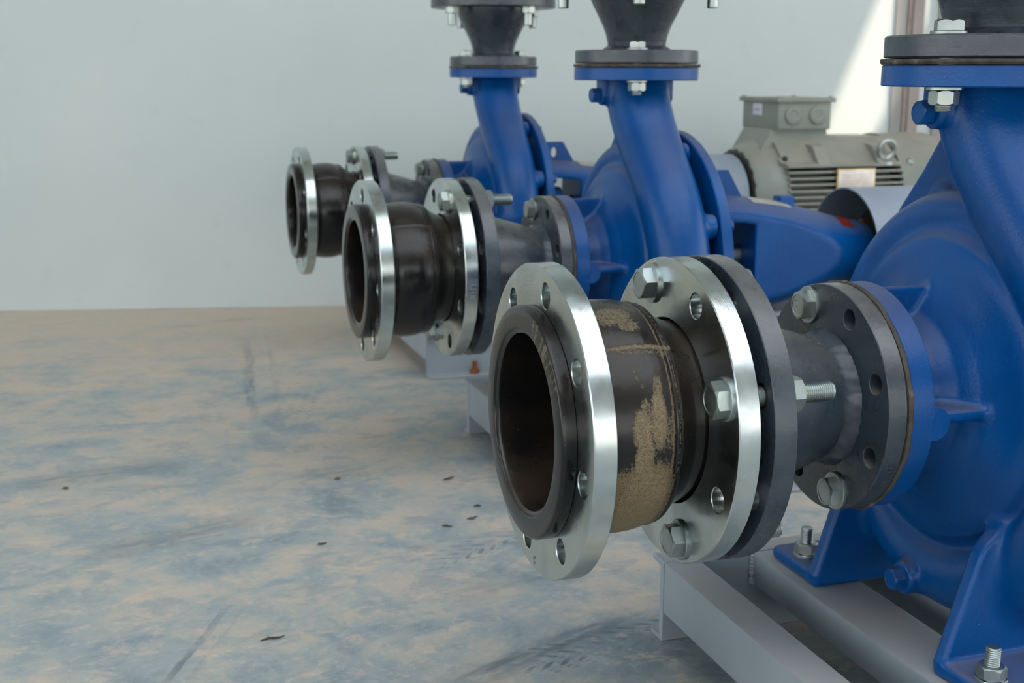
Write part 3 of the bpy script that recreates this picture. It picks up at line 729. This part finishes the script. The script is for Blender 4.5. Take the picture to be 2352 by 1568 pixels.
UB = [(22.5, 112.5, 202.5, 292.5), (67.5, 157.5, 247.5, 337.5), (22.5, 112.5, 202.5, 292.5)]
for i, (ox, oy) in enumerate(OFF):
    t = thing('discharge_reducer', DLAB[i], 'pipe reducer', (.46+ox, oy, HA), 'grey reducers on top of the pumps')
    link('cone', dc, DARK, t); link('lower_flange', dfl, DARK, t); link('upper_flange', dfl2, DARK, t); link('weld_bead', dw, WELD, t)
    for a in DB[i]:
        p = AX['z'](math.radians(a), 80, 342.5); bolt(t, p, (0, 0, -1), 47.5, 9, 16, 24, 'hex_bolt', washer=33, rot=.12, nut_washer=True)
    for a in UB[i]:
        p = AX['z'](math.radians(a), 120, 474); bolt(t, p, (0, 0, -1), 24, 26, 18, 27, 'flange_bolt', washer=0, rot=.2, threads=False)

# ================================================================== BASE FRAMES
BLAB = ['grey welded steel base frame under the nearest pump, in the lower right', 'grey steel base frame under the middle pump', 'grey steel base frame of the farthest pump with a rusty anchor bolt']
def base_bm_side(s):
    bm = bmesh.new(); y = 222*s; t = 6
    pts = [(y+30*s, -350), (y, -350), (y, -250), (y+30*s, -250), (y+30*s, -250-t), (y-0+t*s, -250-t), (y+t*s, -350+t), (y+30*s, -350+t)]
    prism(bm, pts, 'x', 236, 1560); bmesh.ops.bevel(bm, geom=bm.edges[:], offset=.0012, segments=1, affect='EDGES'); return bm
for i, (ox, oy) in enumerate(OFF):
    t = thing('base_frame', BLAB[i], 'base frame', (ox, oy, HA), 'steel frames carrying the pumps')
    for s in (-1, 1): link('side_channel', finish(base_bm_side(s)), FRAME, t)
    bm = bmesh.new(); box(bm, 237, 280, -221.5, 221.5, -313, -250.5, 2); link('end_beam', finish(bm), FRAME, t)
    bm = bmesh.new(); box(bm, 352, 425, -221.5, 221.5, -290, -251, 2); link('pump_beam', finish(bm), FRAME, t)
    bm = bmesh.new(); box(bm, 478, 540, -221.5, 221.5, -290, -251, 2); link('pump_beam', finish(bm), FRAME, t)
    for x in (880, 1195, 1465): 
        bm = bmesh.new(); box(bm, x, x+60, -221.5, 221.5, -313, -250.5, 2); link('cross_beam', finish(bm), FRAME, t)
    wb = bmesh.new(); rr = random.Random(5+i)
    for q in range(9):
        y = 219; z = -254-q*4.2; r = 3.2+rr.random()*1.4; cyl(wb, mkframe((351.5, y, z-2.5), (0, 0, 1)), [(-1.2, r*.6), (.4, r), (3, r), (5.4, r*.6)], 10)
    link('weld_bead', finish(wb, 60), FRAME, t)
    # anchor bolts through the outer flanges
    for x, s in ((400-57 if i == 2 else 380, -1), (420, 1), (1300, -1), (1300, 1)):
        o = bolt(t, (x, s*(222+18), -352), (0, 0, 1), 8, 18, 12, 19, 'anchor_bolt', head=False, washer=0, mat=RUST, threads=(i == 2))
# rubber/steel packing under bracket
# ================================================================== COUPLING GUARDS + COUPLINGS
for i in (1, 2):
    ox, oy = OFF[i]
    t = thing('coupling_guard', ['', 'light grey arched sheet coupling guard behind the middle pump bracket', 'grey coupling guard of the farthest pump, a sliver beside the motor'][i], 'coupling guard', (.46+ox, oy, HA), 'arched coupling guards')
    bm = bmesh.new(); pts = [(-110, -249.5)]+[(-110*math.cos(math.radians(a)), 110*math.sin(math.radians(a))) for a in range(0, 181, 6)]+[(110, -249.5)]
    sheet(bm, pts, -2.5, 'x', 409, 618); link('guard_sheet', finish(bm), GUARD, t)
    bm = bmesh.new(); prism(bm, [(-107, -249)]+[(-107*math.cos(math.radians(a)), 107*math.sin(math.radians(a))) for a in range(0, 181, 6)]+[(107, -249)], 'x', 612, 616); link('added_dark_plate', finish(bm), BLACKM, t)  # added dark plate closes the guard so its inside looks unlit
    bm = bmesh.new(); box(bm, 415, 612, -140, -107, -249.5, -246); link('guard_foot', finish(bm), GUARD, t)
    bm = bmesh.new(); box(bm, 415, 612, 107, 140, -249.5, -246); link('guard_foot', finish(bm), GUARD, t)
    t = thing('shaft_coupling', ['', 'dark green pin coupling half hidden inside the middle guard', 'dark green pin coupling inside the farthest guard'][i], 'coupling', (.46+ox, oy, HA), 'shaft couplings')
    bm = bmesh.new(); lathe(bm, [(472, 0), (472, 34), (484, 36), (484, 78), (486, 80), (520, 80), (522, 78), (522, 0)], seg=64); link('pump_half', finish(bm), DGREEN, t)
    bm = bmesh.new(); lathe(bm, [(526, 0), (526, 78), (528, 80), (562, 80), (564, 36), (600, 34), (600, 0)], seg=64); link('motor_half', finish(bm), DGREEN, t)
    for a in range(6):
        c = AX['x'](math.radians(a*60+20), 60, 484); bm = bmesh.new(); hexhead(bm, mkframe(c, (-1, 0, 0)), 20, 12); link('coupling_pin', finish(bm), BRONZE, t)

# ================================================================== MOTOR of the farthest pump
ox, oy = OFF[2]
t = thing('electric_motor', 'grey finned electric motor with a square terminal box, by the wall', 'motor', (1.148, 1.8, HA))
def mp(name, fn, mat=MOTOR, parent=None, ang=20, **k):
    bm = bmesh.new(); fn(bm, **k); return link(name, finish(bm, ang), mat, parent or t)
mp('end_shield', lambda bm: lathe(bm, [(14, 0), (14, 60), (4, 66), (2, 108), (0, 112), (-2, 118), (0, 122), (14, 128), (30, 138), (46, 145), (66, 148), (80, 148), (80, 0)], seg=96), ang=45)
mp('dark_front_ring', lambda bm: lathe(bm, [(1.8, 70), (-1.5, 72), (-4, 90), (-3, 108), (-1.5, 121), (3, 121.5), (3, 70)], seg=72, closed=True, jit=lambda a, h: 1.6*math.sin(a*22)), BLACKM)
mp('motor_shaft', lambda bm: lathe(bm, [(-14, 0), (-14, 18), (20, 18), (20, 0)], seg=32), ZBOLT)
mp('stator_body', lambda bm: lathe(bm, [(78, 0), (78, 116), (400, 116), (400, 0)], seg=96))
# the smooth upper housing with its ledge
mp('upper_housing', lambda bm: prism(bm, [(-150, 84), (-150, 90), (-126, 96), (-92, 128), (-60, 152), (60, 152), (92, 128), (126, 96), (150, 90), (150, 84), (0, 60)], 'x', 66, 384))
for s in (-1, 1):
    for q in range(11):
        z = 72-q*15; yy = math.sqrt(max(157**2-z*z*.55, 1)); y0 = math.sqrt(max(112**2-z*z, 100))
        bm = bmesh.new(); box(bm, 70, 395, min(s*y0, s*yy), max(s*y0, s*yy), z-2.6, z+2.6, 1); link('cooling_fin', finish(bm), MOTOR, t)
for x in (150, 318):
    mp('side_bracket', lambda bm: prism(bm, [(-150, 88), (-110, 88), (-80, 136), (-116, 132)], 'x', x, x+34))
mp('fan_cover', lambda bm: lathe(bm, [(392, 150), (392, 157), (540, 157), (556, 152), (568, 140), (572, 126), (572, 30), (570, 0)], seg=96))
mp('cover_screw', lambda bm: cyl(bm, mkframe(AX['x'](math.radians(36), 156, 425), AX['x'](math.radians(36), 1, 0)), [(0, 10), (3, 10), (6, 7), (7, 3)], 24), ZBOLT)
mp('maker_label', lambda bm: box(bm, 520, 552, -121, -119, 104, 122), WHITE)
mp('box_pad', lambda bm: prism(bm, [(30, 120), (62, 173), (212, 173), (216, 150), (236, 150), (240, 120)], 'y', -72, 72))
tb = mp('terminal_box', lambda bm: box(bm, 66, 213, -90, 90, 172, 243, 4))
mp('box_lid', lambda bm: box(bm, 58, 221, -98, 98, 238, 249, 3), parent=tb)
for x in (68, 211):
    for y in (-88, 88): mp('lid_screw', lambda bm: cyl(bm, mkframe((x, y, 249), (0, 0, 1)), [(-.5, 6), (2, 6), (3, 5)], 12), parent=tb)
for x in (106, 174):
    mp('knockout_disc', lambda bm: cyl(bm, mkframe((x, -90, 207), (0, -1, 0)), [(-.5, 23), (4, 22), (6, 20), (6.5, 12), (5, 10)], 32), parent=tb)
lb = mp('white_sticker', lambda bm: box(bm, 64.6, 66.2, -10, 34, 205, 234), WHITE, tb); lb['label'] = 'small white square sticker'
for q in range(2): mp('sticker_print', lambda bm: box(bm, 64.0, 64.7, 0, 24, 216+q*3, 217.6+q*3), GREYTXT, tb)
mp('fan_gap_shade', lambda bm: lathe(bm, [(386, 0), (386, 149), (393, 149), (393, 0)], seg=72), BLACKM)  # dark disc painted in place of the shade in the fan cover gap
pl = mp('nameplate', lambda bm: box(bm, 200, 302, -160, -157, 28, 78, 1), PLATE)
for b in ((197, 305, -158.5, -156, 26, 28.5), (197, 305, -158.5, -156, 77.5, 80), (197, 200.5, -158.5, -156, 28.5, 77.5), (301.5, 305, -158.5, -156, 28.5, 77.5)): mp('plate_border', lambda bm: box(bm, *b), GOLD, pl)
FP = plain('faded_print', lin(186, 170, 160), .6)
for q in range(5): mp('engraved_line', lambda bm: box(bm, 210, 250+q*7, -160.5, -159.8, 36+q*7, 37.4+q*7), FP, pl)
def eye(bm):
    n1, n2 = 32, 10; R = []
    for a in range(n1):
        A = 2*math.pi*a/n1; R.append([bm.verts.new(Vector((345+(22+6.5*math.cos(2*math.pi*b/n2))*math.cos(A), -140+6*math.sin(2*math.pi*b/n2)-.25*(21*math.sin(A)), 124+(22+6.5*math.cos(2*math.pi*b/n2))*math.sin(A)))*MM) for b in range(n2)])
    for a in range(n1): bridge(bm, R[a], R[(a+1) % n1])
le = mp('lifting_eye', eye, ZBOLT); le['label'] = 'zinc lifting eye'
mp('eye_collar', lambda bm: cyl(bm, mkframe((345, -138, 86), (0, 0, 1)), [(0, 17), (8, 17), (14, 9), (20, 9)], 20), ZBOLT, le)
mp('bolt_boss', lambda bm: cyl(bm, mkframe((72, -112, 92), (0, -.6, .8)), [(0, 14), (10, 14), (12, 10)], 20))
mp('earth_bolt', lambda bm: (hexhead(bm, mkframe((72, -119, 102), (0, -.6, .8)), 13, 7)), BLACKM)
for x in (120, 300):
    mp('motor_foot', lambda bm: prism(bm, [(-150, -160), (150, -160), (150, -147), (112, -144), (112, -100), (-112, -100), (-112, -144), (-150, -147)], 'x', x, x+50), MOTOR)
    mp('packing_block', lambda bm: box(bm, x+2, x+48, -148, 148, -250, -160, 1), FRAME)

# pipe-like grey hood that leads from guard to motor of the middle pump stays with the guard

# ================================================================== small litter on the floor
TW = [(155, 879, 30, 26, 'thin twig on the concrete left of the big flange, upper of the cluster'), (-93, 653, 20, 15, 'tiny twig on open floor left of centre'), (-200, 368, 8, 30, 'twig nearest the camera at the bottom of the floor'), (95, 667, -15, 16, 'short twig left of the big flange rim, lower of the cluster'), (140, 689, 5, 18, 'dark twig close beside the big flange rim'), (163, 739, 10, 12, 'tiny dark twig just above the one beside the flange rim')]
for x, y, ang, L, lab in TW:
    bm = bmesh.new(); a = math.radians(ang); rr = random.Random(x)
    pts = [(x+math.cos(a)*L*(q/5-.5), y+math.sin(a)*L*(q/5-.5)+rr.uniform(-1.6, 1.6), 1.2+rr.uniform(0, 1.5)) for q in range(6)]
    tube_bm(bm, pts, [.5, 1.2, 1.4, 1.3, 1, .4], 6)
    for q in (1, 2, 3): tube_bm(bm, [pts[q], (pts[q][0]+rr.uniform(-5, 5), pts[q][1]+rr.choice((-5, 5)), 2.5)], [.8, .3], 5)
    tag(link('twig', finish(bm), TWIG), lab, 'twig', 'twigs on the floor')
for x, y, lab in ((-445, 1017, 'tiny brown leaf scrap on the floor at far left'), (-20, 934, 'tiny brown leaf scrap on the floor in the middle')):
    bm = bmesh.new(); tube_bm(bm, [(x-5, y, 1.6), (x-2, y+1, 2.2), (x+2, y-1, 2.4), (x+5, y+1, 1.6)], [.6, 2.0, 2.2, .5], 6); tag(link('leaf_scrap', finish(bm), LEAF), lab, 'leaf', 'leaf scraps on the floor')
